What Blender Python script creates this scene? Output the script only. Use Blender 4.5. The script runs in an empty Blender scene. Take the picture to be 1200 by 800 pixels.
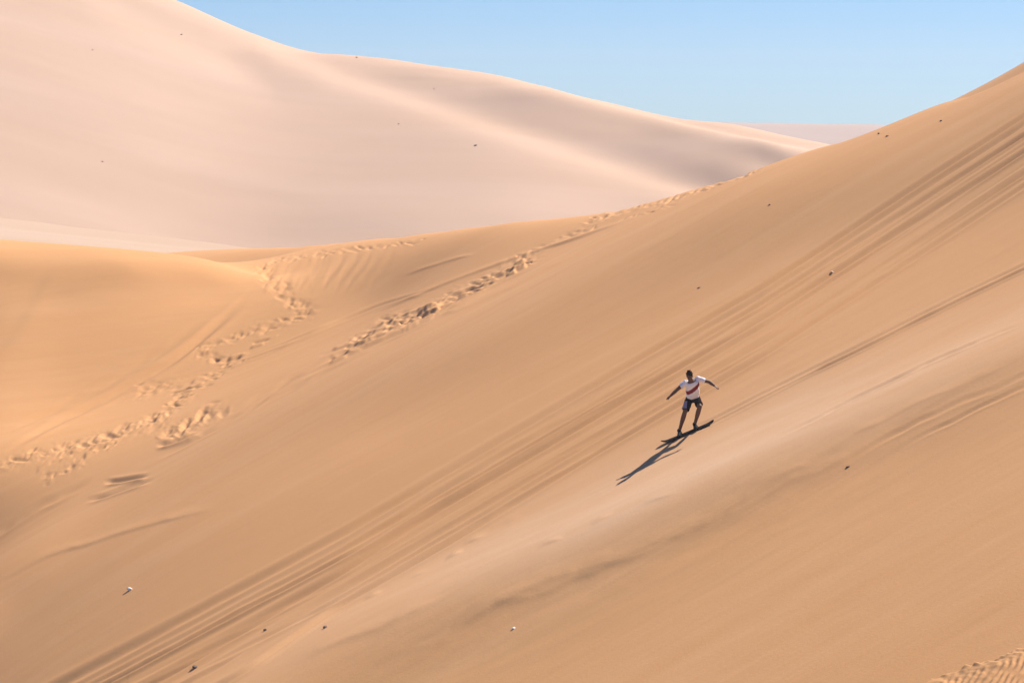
import bpy, bmesh, math, random
import numpy as np
from mathutils import Vector, Matrix

random.seed(7)
rng = np.random.RandomState(11)
scene = bpy.context.scene
COL = scene.collection

# ------------------------------------------------------------------ camera
FPX = 3333.0                                   # focal length in photo pixels (100 mm on 36 mm)
PITCH = math.atan(245.0 / FPX)                 # horizon lies 245 px above the centre
CP, SP = math.cos(PITCH), math.sin(PITCH)


def ray(px, py):
    """slope of the sight line (x per metre of depth, z per metre of depth)"""
    a = (px - 600.0) / FPX
    b = (400.0 - py) / FPX
    dy = CP + b * SP
    return a / dy, (-SP + b * CP) / dy


def project(x, y, z):
    zc = y * CP - z * SP
    return 600.0 + FPX * x / zc, 400.0 - FPX * (y * SP + z * CP) / zc


def at(px, py, d):
    u, v = ray(px, py)
    return Vector((u * d, d, v * d))


# ------------------------------------------------------------------ helpers
def link(o):
    COL.objects.link(o)
    return o


def tag(o, label=None, cat=None, group=None, kind=None):
    if label: o['label'] = label
    if cat: o['category'] = cat
    if group: o['group'] = group
    if kind: o['kind'] = kind
    return o


def mesh_obj(name, bm, mat, parent=None, smooth=True):
    me = bpy.data.meshes.new(name)
    bm.normal_update()
    bm.to_mesh(me)
    bm.free()
    if smooth:
        me.polygons.foreach_set('use_smooth', [True] * len(me.polygons))
    me.materials.append(mat)
    o = link(bpy.data.objects.new(name, me))
    if parent:
        o.parent = parent
        o.matrix_parent_inverse = Matrix.Translation(-parent.location)
    return o


def grid_obj(name, X, Y, Z, mat):
    ny, nx = X.shape
    co = np.stack([X, Y, Z], -1).reshape(-1, 3).astype(np.float32)
    i = np.arange((ny - 1) * (nx - 1))
    r, c = i // (nx - 1), i % (nx - 1)
    a = r * nx + c
    quads = np.stack([a, a + 1, a + nx + 1, a + nx], -1).astype(np.int32)
    me = bpy.data.meshes.new(name)
    me.vertices.add(len(co))
    me.vertices.foreach_set('co', co.ravel())
    me.loops.add(quads.size)
    me.loops.foreach_set('vertex_index', quads.ravel())
    me.polygons.add(len(quads))
    me.polygons.foreach_set('loop_start', np.arange(0, quads.size, 4, dtype=np.int32))
    me.polygons.foreach_set('use_smooth', np.ones(len(quads), bool))
    me.update(calc_edges=True)
    me.materials.append(mat)
    return link(bpy.data.objects.new(name, me))


class TPS:
    """smooth surface z(x, y) through scattered points"""
    def __init__(self, pts, lam=0.0):
        P = np.array(pts, float)
        self.s = np.array([1 / 50.0, 1 / 50.0])
        self.c = P[:, :2].mean(0)
        self.q = (P[:, :2] - self.c) * self.s
        n = len(P)
        K = self.k(self.q[:, None, :] - self.q[None, :, :]) + lam * np.eye(n)
        A = np.zeros((n + 3, n + 3))
        A[:n, :n] = K
        A[:n, n] = 1
        A[:n, n + 1:] = self.q
        A[n, :n] = 1
        A[n + 1:, :n] = self.q.T
        b = np.concatenate([P[:, 2], np.zeros(3)])
        self.w = np.linalg.solve(A, b)

    @staticmethod
    def k(d):
        r2 = (d * d).sum(-1) + 1e-12
        return 0.5 * r2 * np.log(r2)

    def __call__(self, x, y):
        qx = (x - self.c[0]) * self.s[0]
        qy = (y - self.c[1]) * self.s[1]
        n = len(self.q)
        z = self.w[n] + self.w[n + 1] * qx + self.w[n + 2] * qy
        for (cx, cy), w in zip(self.q, self.w[:n]):
            r2 = (qx - cx) ** 2 + (qy - cy) ** 2 + 1e-12
            z = z + w * 0.5 * r2 * np.log(r2)
        return z


TAB = rng.rand(256, 256)


def vnoise(x, y):
    xi = np.floor(x).astype(int)
    yi = np.floor(y).astype(int)
    fx, fy = x - xi, y - yi
    fx = fx * fx * (3 - 2 * fx)
    fy = fy * fy * (3 - 2 * fy)
    a = TAB[xi & 255, yi & 255]
    b = TAB[(xi + 1) & 255, yi & 255]
    c = TAB[xi & 255, (yi + 1) & 255]
    d = TAB[(xi + 1) & 255, (yi + 1) & 255]
    return (a * (1 - fx) + b * fx) * (1 - fy) + (c * (1 - fx) + d * fx) * fy - 0.5


def fbm(x, y, n=4):
    s, a = 0, 1.0
    for k in range(n):
        s = s + a * vnoise(x * 2 ** k + 17.3 * k, y * 2 ** k + 5.1 * k)
        a *= 0.5
    return s


def sstep(a, b, x):
    t = np.clip((x - a) / (b - a), 0, 1)
    return t * t * (3 - 2 * t)


# ------------------------------------------------------------------ materials
def new_mat(name):
    m = bpy.data.materials.new(name)
    m.use_nodes = True
    nt = m.node_tree
    return m, nt, nt.nodes['Principled BSDF']


def sand_material(name, cols, streak_scale, streak_rot, grain_bump, zone_tones=False):
    """dry sand: broad drifts of slightly different sand, streaks laid along the wind, grain"""
    m, nt, bs = new_mat(name)
    N, L = nt.nodes.new, nt.links.new
    geo = N('ShaderNodeNewGeometry')
    mp = N('ShaderNodeMapping')
    mp.inputs['Rotation'].default_value = (0, 0, -streak_rot)
    L(geo.outputs['Position'], mp.inputs['Vector'])
    sc = N('ShaderNodeMapping')
    sc.inputs['Scale'].default_value = (0.10, 1.0, 0.10)
    L(mp.outputs[0], sc.inputs['Vector'])

    def noise(vec, s, det=4, rough=.55):
        n = N('ShaderNodeTexNoise')
        n.inputs['Scale'].default_value = s
        n.inputs['Detail'].default_value = det
        n.inputs['Roughness'].default_value = rough
        L(vec, n.inputs['Vector'])
        return n.outputs['Fac']

    def ramp(v, lo, hi):
        r = N('ShaderNodeMapRange')
        r.inputs['From Min'].default_value = lo
        r.inputs['From Max'].default_value = hi
        L(v, r.inputs['Value'])
        return r.outputs[0]

    def mix(f, a, b):
        x = N('ShaderNodeMix')
        x.data_type = 'RGBA'
        for s, i in ((f, 0), (a, 6), (b, 7)):
            if isinstance(s, (tuple, float, int)):
                x.inputs[i].default_value = s if not isinstance(s, tuple) else s + (1,)
            else:
                L(s, x.inputs[i])
        return x.outputs[2]

    def mul(a, k):
        x = N('ShaderNodeMath')
        x.operation = 'MULTIPLY'
        L(a, x.inputs[0])
        x.inputs[1].default_value = k
        return x.outputs[0]

    broad = ramp(noise(mp.outputs[0], streak_scale * 0.10, 3), .35, .65)
    c = mix(broad, cols[0], cols[1])
    st = ramp(noise(sc.outputs[0], streak_scale, 5, .6), .48, .72)
    c = mix(mul(st, .7), c, cols[2])
    st2 = ramp(noise(sc.outputs[0], streak_scale * 3.1, 4, .6), .5, .8)
    c = mix(mul(st2, .30), c, cols[3])
    if zone_tones:
        for nm_, col_, k_ in (('pale_band', (.69, .46, .295), .66), ('brown_zone', (.45, .245, .107), .45)):  # paler band and darker brown zone, mixed in by vertex attribute
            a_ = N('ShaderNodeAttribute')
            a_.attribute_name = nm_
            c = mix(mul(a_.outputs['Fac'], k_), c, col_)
    gr = noise(geo.outputs['Position'], 38.0, 3, .7)
    g = N('ShaderNodeHueSaturation')
    vv = N('ShaderNodeMapRange')
    vv.inputs['From Min'].default_value = .25
    vv.inputs['From Max'].default_value = .75
    vv.inputs['To Min'].default_value = .93
    vv.inputs['To Max'].default_value = 1.07
    L(gr, vv.inputs['Value'])
    L(vv.outputs[0], g.inputs['Value'])
    L(c, g.inputs['Color'])
    L(g.outputs[0], bs.inputs['Base Color'])
    bs.inputs['Roughness'].default_value = .95
    bs.inputs['Specular IOR Level'].default_value = .12
    # relief too fine for the mesh
    b1 = N('ShaderNodeBump')
    b1.inputs['Strength'].default_value = 1.0
    b1.inputs['Distance'].default_value = grain_bump
    L(noise(geo.outputs['Position'], 14.0, 5, .65), b1.inputs['Height'])
    b2 = N('ShaderNodeBump')
    b2.inputs['Strength'].default_value = 1.0
    b2.inputs['Distance'].default_value = grain_bump * 2.5
    L(noise(sc.outputs[0], streak_scale * 1.7, 5, .6), b2.inputs['Height'])
    L(b1.outputs[0], b2.inputs['Normal'])
    L(b2.outputs[0], bs.inputs['Normal'])
    return m


def plain(name, col, rough=.8, var=.12, scale=40.0, bump=.0, spec=.3):
    m, nt, bs = new_mat(name)
    N, L = nt.nodes.new, nt.links.new
    tc = N('ShaderNodeTexCoord')
    n = N('ShaderNodeTexNoise')
    n.inputs['Scale'].default_value = scale
    n.inputs['Detail'].default_value = 5
    L(tc.outputs['Object'], n.inputs['Vector'])
    r = N('ShaderNodeMapRange')
    r.inputs['From Min'].default_value = .3
    r.inputs['From Max'].default_value = .7
    r.inputs['To Min'].default_value = 1 - var
    r.inputs['To Max'].default_value = 1 + var
    L(n.outputs['Fac'], r.inputs['Value'])
    h = N('ShaderNodeHueSaturation')
    h.inputs['Color'].default_value = col + (1,)
    L(r.outputs[0], h.inputs['Value'])
    L(h.outputs[0], bs.inputs['Base Color'])
    bs.inputs['Roughness'].default_value = rough
    bs.inputs['Specular IOR Level'].default_value = spec
    if bump:
        b = N('ShaderNodeBump')
        b.inputs['Distance'].default_value = bump
        L(n.outputs['Fac'], b.inputs['Height'])
        L(b.outputs[0], bs.inputs['Normal'])
    return m


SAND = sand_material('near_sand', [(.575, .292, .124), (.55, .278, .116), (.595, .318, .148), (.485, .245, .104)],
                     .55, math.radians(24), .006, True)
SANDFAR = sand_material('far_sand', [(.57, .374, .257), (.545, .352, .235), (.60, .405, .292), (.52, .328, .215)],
                        .06, math.radians(-35), .02)  # colour paled to stand in for the haze over this distance
FLOOR = sand_material('floor_sand', [(.47, .32, .22), (.43, .29, .195), (.52, .37, .27), (.40, .27, .18)],
                      .03, math.radians(0), .02)
HILL = sand_material('hill_sand', [(.42, .30, .24), (.38, .27, .22), (.46, .34, .27), (.34, .25, .21)],
                     .01, 0, .02)

# ------------------------------------------------------------------ the near dune
PA, PB = .42, .16                               # slope of the big face: rises to the right, and away
_u, _v = ray(806, 505)
PC = 74.7 * (_v - PA * _u - PB)


def pd(px, py):                                 # depth at which a sight line meets the big face
    u, v = ray(px, py)
    return PC / (v - PA * u - PB)


ctrl = []
for px, py in [(1500, 900), (1500, 600), (1500, 300), (1200, 950), (900, 950), (600, 950), (300, 950), (0, 980),
               (1200, 800), (900, 800), (600, 800), (300, 800), (1200, 600), (900, 620), (600, 620), (300, 640),
               (1200, 420), (980, 430), (750, 440), (1200, 240), (1040, 260), (860, 320), (700, 360), (560, 420),
               (806, 505), (450, 500), (300, 540)]:
    ctrl.append((px, py, pd(px, py)))
for px, py, k in [(0, 800, 4.0), (-300, 800, 10), (0, 700, 2.5), (150, 640, .5), (-300, 950, 10)]:
    ctrl.append((px, py, pd(px, py) + k * .6))
# saddle with the footprints, and the valley running down to the left
ctrl += [(0, 600, 102.5), (-300, 700, 92), (170, 500, 112), (240, 430, 117.5), (330, 380, 121), (310, 322, 129), (430, 360, 119.5),
         (520, 330, 116), (660, 290, 112)]
# the lobe on the left: one even slip face under a rounded crest
for px, pyc, dc, g_, rows_ in [(-300, 258, 122, .56, (280, 340, 420, 500)), (0, 284, 125, .58, (303, 330, 360, 420, 470)),
                               (150, 295, 125.5, .58, (313, 340, 370, 420, 460)), (250, 306.5, 126.5, .55, (326, 350, 380))]:
    vc = ray(px, pyc)[1]
    ctrl.append((px, pyc, dc + 1.5))
    for py in rows_:
        ctrl.append((px, py, (g_ * dc - vc * dc) / (g_ - ray(px, py)[1])))
ctrl += [(0, 325, 142), (150, 325, 144), (270, 320, 142), (-300, 300, 138)]
# the long crest, and what falls away behind it
CR_X = np.array([330, 400, 500, 590, 720, 800, 900, 1040, 1110, 1200, 1400], float)
CR_Y = np.array([290, 285.5, 273.5, 262.5, 250.5, 232, 206, 151, 123, 91, 10], float)
CR_D = np.array([147, 141, 131, 123, 116, 112, 108, 105, 103, 101, 97], float)
crx = np.array([330, 365, 400, 450, 500, 545, 590, 655, 720, 760, 800, 850, 900, 970, 1040, 1075, 1110, 1155, 1200, 1300, 1400], float)
cry0 = np.interp(crx, CR_X, CR_Y)
cry0[1:-1] = .5 * cry0[1:-1] + .25 * (cry0[:-2] + cry0[2:])
crd = np.interp(crx, CR_X, CR_D)
cry = cry0.copy()
ctrl += [(140, 301, 162), (200, 298.5, 158), (250, 295, 154), (300, 291.5, 151), (200, 318, 172), (300, 314, 166), (100, 318, 170)]
# higher shoulder behind the crest at the far right
ctrl += [(1130, 112, 124), (1200, 73, 124), (1300, 10, 123), (1060, 150, 122), (1200, 110, 136), (1300, 60, 136)]


def crest_pts(yy):
    return [(a, b, c) for a, b, c in zip(crx, yy, crd)] + [(a, b + 24, c + 11) for a, b, c in zip(crx, yy, crd)]


for _ in range(4):                                # settle the crest so that the skyline comes out at its real height
    tps = TPS([tuple(at(*c)) for c in ctrl + crest_pts(cry)])
    yy = np.linspace(85, 160, 300)
    for k, cx in enumerate(crx):
        uu = ray(cx, cry0[k])[0]
        yk = yy[np.abs(yy - crd[k]) < 9]
        top_ = project(uu * yk, yk, tps(uu * yk, yk))[1].min()
        cry[k] += np.clip(cry0[k] - top_, -6, 6) * .8
tps = TPS([tuple(at(*c)) for c in ctrl + crest_pts(cry)])

u_f = np.linspace(-.205, .205, 1000)
u_l = -.205 - np.linspace(0, 1, 40)[1:] ** 1.6 * .35
us = np.concatenate([u_l[::-1], u_f, -u_l])
ys = [24.0]
while ys[-1] < 190:
    y = ys[-1]
    if y < 46: st = .6
    elif y < 104: st = .058 * (y / 75) ** 1.5
    elif y < 150: st = .10
    else: st = .6
    ys.append(y + st)
ys = np.array(ys)
Yg, Ug = np.meshgrid(ys, us, indexing='ij')
Xg = Ug * Yg
Z0 = tps(Xg, Yg)


def blur(A, n, axis):
    A = np.moveaxis(A, axis, 0)
    P_ = np.concatenate([np.repeat(A[:1], n + 1, 0), A, np.repeat(A[-1:], n, 0)])
    c = np.cumsum(P_, 0)
    return np.moveaxis((c[2 * n + 1:] - c[:-2 * n - 1]) / (2 * n + 1), 0, axis)


# wind rounds the lobe and the hollow below the saddle
PX, PY = project(Xg, Yg, Z0)
Zb = Z0
for _ in range(3):
    Zb = blur(blur(Zb, 46, 1), 26, 0)
mk = sstep(470, 330, PX) * sstep(322, 350, PY) * sstep(760, 600, PY) * sstep(-160, -60, PX)
mk = blur(blur(mk, 30, 1), 14, 0)
Z0 = Z0 * (1 - mk) + Zb * mk
PX, PY = project(Xg, Yg, Z0)
MPP = Yg / FPX                                  # metres per pixel across the view
REL = np.zeros_like(Z0)


def stroke(xs_, ys_, width, amp, kind='groove', fade=None, wob=0.0, rough=0.0, seed=0, taper=False):
    """a line of relief running down the sand; width in pixels of the photo, amp in metres"""
    o = np.argsort(xs_)
    xs_, ys_ = np.array(xs_, float)[o], np.array(ys_, float)[o]
    R = width * 5
    m = (PX > xs_[0]) & (PX < xs_[-1])
    idx = np.nonzero(m)
    X, Yp = PX[idx], PY[idx]
    gx_ = np.arange(xs_[0] - 80, xs_[-1] + 80, 2.0)      # the line without kinks
    e0 = (ys_[1] - ys_[0]) / (xs_[1] - xs_[0])
    e1 = (ys_[-1] - ys_[-2]) / (xs_[-1] - xs_[-2])
    gy_ = np.interp(gx_, xs_, ys_) + np.minimum(gx_ - xs_[0], 0) * e0 + np.maximum(gx_ - xs_[-1], 0) * e1
    nk = max(3, min(int(max(width, 6) * 1.2), int((xs_[-1] - xs_[0]) / 12), 36))
    for _ in range(2):
        gy_ = np.convolve(np.pad(gy_, nk, mode='reflect', reflect_type='odd'), np.ones(2 * nk + 1) / (2 * nk + 1), 'valid')
    yc = np.interp(X, gx_, gy_)
    near = np.abs(Yp - yc) < R * 1.3
    idx = (idx[0][near], idx[1][near])
    sl = np.interp(X[near], gx_, np.gradient(gy_, gx_))
    X, Yp, yc = X[near], Yp[near], yc[near]
    if wob:
        yc = yc + wob * (fbm(X / (70 * max(1.0, width / 3.5)) + seed * 3.7, X * 0 + seed, 3))
    d = (Yp - yc) / np.sqrt(1 + sl * sl) / (width * np.interp(X, [100, 700, 1200], [1.5, .95, .75]) if taper else width)
    if kind == 'groove':
        h = -np.exp(-d * d) + .58 * np.exp(-((d - 1.6) / .7) ** 2) + .30 * np.exp(-((d + 1.7) / .8) ** 2)
    elif kind == 'bump':
        h = np.exp(-d * d)
    elif kind == 'scarp':                        # gentle above, steep below
        h = np.where(d < 0, np.exp(-(d / 1.8) ** 2), np.exp(-(d / .7) ** 2))
    a = amp
    if rough:
        a = a * (1 + rough * 1.6 * fbm(X / 75 + seed, (Yp - yc) / 16 + seed * 2, 2) + rough * .5 * fbm(X / 20 + seed * 5, (Yp - yc) / 9, 2))
    t = np.clip((X - xs_[0]) / (xs_[-1] - xs_[0]), 0, 1)
    f = fade if fade else [(0, 0), (.25, 1), (.75, 1), (1, 0)]
    ff = np.interp(t, [q[0] for q in f], [q[1] for q in f])
    a = a * ff * ff * (3 - 2 * ff)
    REL[idx] += a * h


FULL = [(0, 1), (1, 1)]
# broad swells of the face
stroke([-260, 0, 200, 330, 480, 600, 720, 850, 1000, 1200], [620, 560, 505, 465, 412, 370, 318, 262, 200, 120], 44, .55, 'bump', wob=10, seed=1)
stroke([150, 250, 330, 400, 600, 750, 900, 1060, 1330], [905, 852, 800, 768, 684, 616, 552, 482, 360], 44, .40, 'bump', FULL, wob=9, seed=2)
stroke([300, 420, 560, 700, 860, 1000, 1230], [870, 806, 738, 676, 600, 540, 440], 36, -.05, 'bump', wob=12, rough=.2, seed=8)
stroke([420, 560, 700, 860, 1000, 1230], [800, 732, 672, 606, 540, 425], 5, .022, 'scarp', wob=14, rough=.9, seed=3)
stroke([400, 520, 620, 760, 900, 1060], [790, 752, 700, 646, 582, 505], 5, .022, 'scarp', wob=12, rough=.9, seed=4)
stroke([330, 430, 520], [802, 760, 716], 5, .025, 'scarp', wob=8, rough=.9, seed=9)
stroke([960, 1060, 1130, 1230], [548, 497, 465, 420], 2.6, .026, 'scarp', wob=6, rough=.6, seed=5)
stroke([980, 1080, 1330], [556, 505, 396], 2.2, .02, 'groove', wob=5, rough=.5, seed=6)
stroke([1040, 1150, 1340], [535, 485, 400], 1.8, .02, 'groove', wob=5, rough=.6, seed=7)

# the bundle of board runs
runs = [
    ([-80, 100, 400, 500, 700, 900, 1200, 1240], [883, 787, 627, 567, 451, 335, 137, 110], 5.0, .145),
    ([-80, 130, 400, 500, 700, 900, 1200, 1240], [908, 797, 652, 586, 470, 352, 160, 133], 4.2, .12),
    ([-80, 180, 400, 500, 700, 900, 1200, 1240], [935, 800, 670, 604, 488, 370, 180, 154], 4.8, .16),
    ([-80, 230, 400, 500, 700, 900, 1200, 1240], [960, 800, 692, 632, 513, 398, 203, 178], 5.0, .11),
    ([-80, 290, 400, 500, 700, 900, 1200, 1240], [990, 800, 714, 653, 530, 414, 219, 194], 4.5, .13),
]
for k, (a, b, w, h) in enumerate(runs):
    stroke(a, b, w * .64, h * .80, 'groove', [(0, 1), (.6, 1), (1, .62)], wob=.5, rough=.08, seed=20 + k, taper=True)
for k in range(15):                              # fainter lines between them, some crossing
    o = rng.uniform(2, 84)
    q = o + rng.normal(0, 9)
    stroke([-60, 400, 500, 700, 900, 1230], [872 + o, 627 + o, 567 + o * .7 + q * .3, 451 + o * .4 + q * .6, 335 + q, 117 + q], rng.uniform(1.2, 2.4),
           rng.uniform(.015, .04), 'groove' if k % 3 else 'scarp', FULL, wob=1.2, rough=.4, seed=40 + k)
# the rider's own run
RX, RY = [800, 828, 900, 1000, 1100, 1250], [508, 496, 459, 410, 360, 288]
stroke(RX, [y - 2.2 for y in RY], 1.7, .042, 'groove', [(0, 0), (.05, .5), (.12, 1), (1, 1)], wob=1.2, rough=.4, seed=60)
stroke(RX, [y + 2.6 for y in RY], 1.7, .055, 'groove', [(0, 0), (.05, .5), (.12, 1), (1, 1)], wob=1.2, rough=.4, seed=61)
# dotted old run below it
stroke([905, 1000, 1090, 1240], [530, 478, 434, 372], 2.2, .04, 'groove', wob=3, rough=1.3, seed=63)
for k, (x0, y0, x1, y1) in enumerate([(738, 612, 800, 590), (585, 617, 612, 606), (630, 658, 662, 646), (540, 640, 575, 624),
                                      (520, 662, 545, 648), (470, 690, 505, 674), (425, 712, 450, 700), (690, 632, 722, 616)]):
    stroke([x0, (x0 + x1) / 2, x1], [y0, (y0 + y1) / 2 - 1, y1], 2.2, .022, 'scarp', [(0, 0), (.5, 1), (1, 0)], wob=4, rough=.8, seed=70 + k)
# slide marks on the saddle and the valley
for k, (xs_, ys_, w, h, kd) in enumerate([
    ([180, 250, 330, 420, 470], [535, 508, 468, 422, 398], 3.0, .09, 'groove'),
    ([330, 400, 470, 560, 640, 740], [468, 436, 404, 372, 330, 276], 2.6, .05, 'scarp'),
    ([340, 420, 480, 560, 640], [466, 428, 402, 360, 318], 2.2, .10, 'groove'),
    ([325, 385, 440, 470], [472, 438, 411, 396], 1.3, .055, 'scarp'),
    ([340, 400, 450], [474, 444, 420], 1.3, .045, 'scarp'),
    ([180, 240, 300, 330], [548, 522, 490, 470], 1.5, .045, 'groove'),
    ([250, 300, 340, 408], [444, 424, 404, 376], 1.4, .05, 'groove'),
    ([180, 210, 240], [538, 531, 523], 1.5, .06, 'scarp'),
    ([100, 140, 176], [590, 578, 566], 1.4, .05, 'scarp'),
    ([430, 470, 520, 560], [398, 380, 362, 342], 1.5, .06, 'scarp'),
    ([505, 560, 610, 640], [372, 340, 318, 300], 1.5, .06, 'groove'),
    ([470, 520, 560], [323, 309, 297], 1.5, .03, 'scarp'),
    ([420, 520, 620, 700, 760], [376, 336, 300, 278, 256], 2.0, .07, 'scarp'),
    ([250, 330, 410], [446, 410, 376], 2.2, .10, 'scarp'),
    ([270, 350, 440, 520], [432, 402, 362, 340], 1.8, .05, 'groove'),
    ([0, 60, 130, 200, 270, 306], [546, 508, 468, 425, 368, 334], 4.5, .09, 'groove'),
    ([-40, 40, 110, 180, 250], [528, 494, 462, 420, 366], 4.5, .05, 'groove'),
    ([60, 130, 200], [480, 446, 400], 4.0, .06, 'groove'),
    ([100, 150, 180], [590, 575, 566], 2.0, .07, 'groove'),
    ([120, 150, 176], [574, 568, 562], 1.8, .07, 'groove'),
    ([182, 210, 234], [536, 529, 521], 1.8, .09, 'groove'),
    ([-20, 40, 110], [640, 602, 570], 3.0, .08, 'groove'),
    ([-20, 60, 150, 260], [690, 650, 622, 590], 3.0, .04, 'scarp'),
]):
    stroke(xs_, ys_, w, h, kd, wob=3.5, rough=.5, seed=90 + k)
for k in range(44):
    x0 = rng.uniform(405, 625)
    y0 = float(np.interp(x0, [405, 450, 510, 572, 625], [428, 402, 374, 340, 310])) + rng.uniform(-7, 8)
    L_ = rng.uniform(12, 40)
    stroke([x0 - L_, x0 - L_ * .5, x0], [y0 + L_ * rng.uniform(.28, .42), y0 + L_ * .2, y0], rng.uniform(1.1, 2.4), rng.uniform(.03, .09),
           'scarp' if k % 2 else 'groove', wob=4, rough=.8, seed=150 + k)
for k in range(22):
    x0 = rng.uniform(60, 330)
    y0 = float(np.interp(x0, [60, 105, 160, 212, 250, 330], [552, 540, 520, 484, 446, 384])) + rng.uniform(-6, 9)
    L_ = rng.uniform(10, 30)
    stroke([x0 - L_, x0 - L_ * .5, x0], [y0 + L_ * rng.uniform(.3, .5), y0 + L_ * .2, y0], rng.uniform(1.1, 2.2), rng.uniform(.03, .08),
           'scarp' if k % 2 else 'groove', wob=4, rough=.8, seed=190 + k)
for k in range(16):                              # wind flutes below the saddle crest
    x0 = 330 + k * 9 + rng.uniform(-4, 4)
    y0 = 304 - k * .9
    L_ = rng.uniform(28, 62)
    stroke([x0 - L_ * .62, x0 - L_ * .25, x0], [y0 + L_ * .8, y0 + L_ * .36, y0], rng.uniform(3, 6), rng.uniform(.005, .019), 'groove',
           wob=3, rough=.4, seed=120 + k)


def pit(px, py, rx, ry, ang, depth):
    R = 3.2 * max(rx, ry)
    c0 = np.searchsorted(us, ray(px - R, py)[0])
    c1 = np.searchsorted(us, ray(px + R, py)[0])
    sx, sy = PX[:, c0:c1] - px, PY[:, c0:c1] - py
    rows = np.nonzero((np.abs(sy) < R).any(1))[0]
    if not len(rows): return
    r0, r1 = rows[0], rows[-1] + 1
    sx, sy = sx[r0:r1], sy[r0:r1]
    ca, sa = math.cos(ang), math.sin(ang)
    a = (sx * ca + sy * sa) / rx
    b = (-sx * sa + sy * ca) / ry
    w_ = fbm(sx / rx * .8 + px, sy / ry * .8 + py, 2)
    a = a + .55 * w_
    b = b + .55 * fbm(sx / rx * .8 + py, sy / ry * .8 + px, 2)
    q = a * a + b * b
    h = -np.exp(-q * 1.1) + (.12 + .45 * w_) * np.exp(-((np.sqrt(q) - 1.6) / .5) ** 2) * (.6 + .4 * np.clip(b - a * .6, -1, 1))
    REL[r0:r1, c0:c1] += depth * h


def trail(pts, n, spread, r, depth, flat=.42, ang=-.32):
    P = np.array(pts, float)
    seg = np.concatenate([[0], np.cumsum(np.hypot(*np.diff(P, axis=0).T))])
    n = int(n * 1.8)
    for k in range(n):
        t = (k + rng.uniform(-.9, .9)) / n * seg[-1]
        x = np.interp(t, seg, P[:, 0]) + rng.normal(0, spread * 1.2)
        y = np.interp(t, seg, P[:, 1]) + rng.normal(0, spread * .75) + (1 if k % 2 else -1) * spread * .35
        rr = r * .88 * math.exp(rng.normal(0, .34))
        pit(x, y, rr * 1.15, rr * flat * rng.uniform(.8, 1.25), ang + rng.uniform(-.6, .6), depth * .27 * math.exp(rng.normal(-.1, .5)))


# footprints
trail([(-10, 560), (22, 552), (60, 545), (105, 535), (160, 517), (185, 505), (212, 480), (232, 462), (250, 445), (275, 430)], 46, 3.0, 4.6, .13)
trail([(150, 522), (172, 512), (190, 500)], 10, 5, 4.4, .11)
trail([(55, 572), (75, 565), (95, 556)], 4, 2, 4.6, .12)
trail([(202, 521), (225, 512), (250, 500), (262, 492)], 9, 4, 6.0, .17)
trail([(160, 465), (178, 458), (200, 456)], 9, 6, 4.5, .09)
trail([(235, 408), (262, 400), (285, 392), (310, 386), (335, 376), (362, 366)], 24, 2.4, 4.2, .14)
trail([(240, 420), (262, 424), (280, 424)], 8, 3, 5, .12)
trail([(362, 366), (345, 355), (335, 345), (325, 336), (318, 326), (303, 314)], 26, 5.5, 3.8, .14, .6)
trail([(300, 316), (320, 306), (350, 301), (385, 297), (420, 291), (460, 287), (500, 281)], 30, 1.6, 3.2, .11, .42, -.15)
trail([(418, 412), (432, 405), (450, 396), (468, 384), (452, 380)], 12, 4, 5.0, .13)
trail([(470, 392), (510, 372), (545, 350), (572, 336), (600, 322), (622, 312)], 24, 6.0, 5.0, .15, .40)
trail([(600, 306), (625, 298), (655, 286), (680, 276), (700, 270)], 14, 2.0, 3.8, .10, .4)
trail([(690, 262), (720, 250), (760, 245), (790, 238), (830, 228), (868, 214), (890, 209)], 44, 2.0, 3.6, .13, .4, -.3)
trail([(730, 262), (760, 256), (790, 249)], 8, 1.6, 3, .07, .4)

# sand churned by feet and falls along the trails
def scuff(pts, w, amp, sx=6.0, sy=2.6):
    P_ = np.array(pts, float)
    c0 = np.searchsorted(us, ray(P_[:, 0].min() - 3 * w, 400)[0])
    c1 = np.searchsorted(us, ray(P_[:, 0].max() + 3 * w, 400)[0])
    X, Y = PX[:, c0:c1], PY[:, c0:c1]
    rr = np.nonzero(((Y > P_[:, 1].min() - 3 * w) & (Y < P_[:, 1].max() + 3 * w)).any(1))[0]
    r0, r1 = rr[0], rr[-1] + 1
    X, Y = X[r0:r1], Y[r0:r1]
    best = np.full(X.shape, 1e9)
    for (ax_, ay_), (bx_, by_) in zip(P_[:-1], P_[1:]):
        L2 = (bx_ - ax_) ** 2 + (by_ - ay_) ** 2
        t = np.clip(((X - ax_) * (bx_ - ax_) + (Y - ay_) * (by_ - ay_)) / L2, 0, 1)
        best = np.minimum(best, np.hypot(X - ax_ - t * (bx_ - ax_), Y - ay_ - t * (by_ - ay_)))
    q = np.exp(-(best / w) ** 2) * np.clip(.6 + 1.6 * fbm(X / 38 + 3, Y / 22 + 8, 2), 0, 1.3)
    s_ = Y + X * .42                              # sheared so that the churn runs with the slope
    REL[r0:r1, c0:c1] += .6 * amp * q * fbm(X / sx, s_ / sy, 3)


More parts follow.
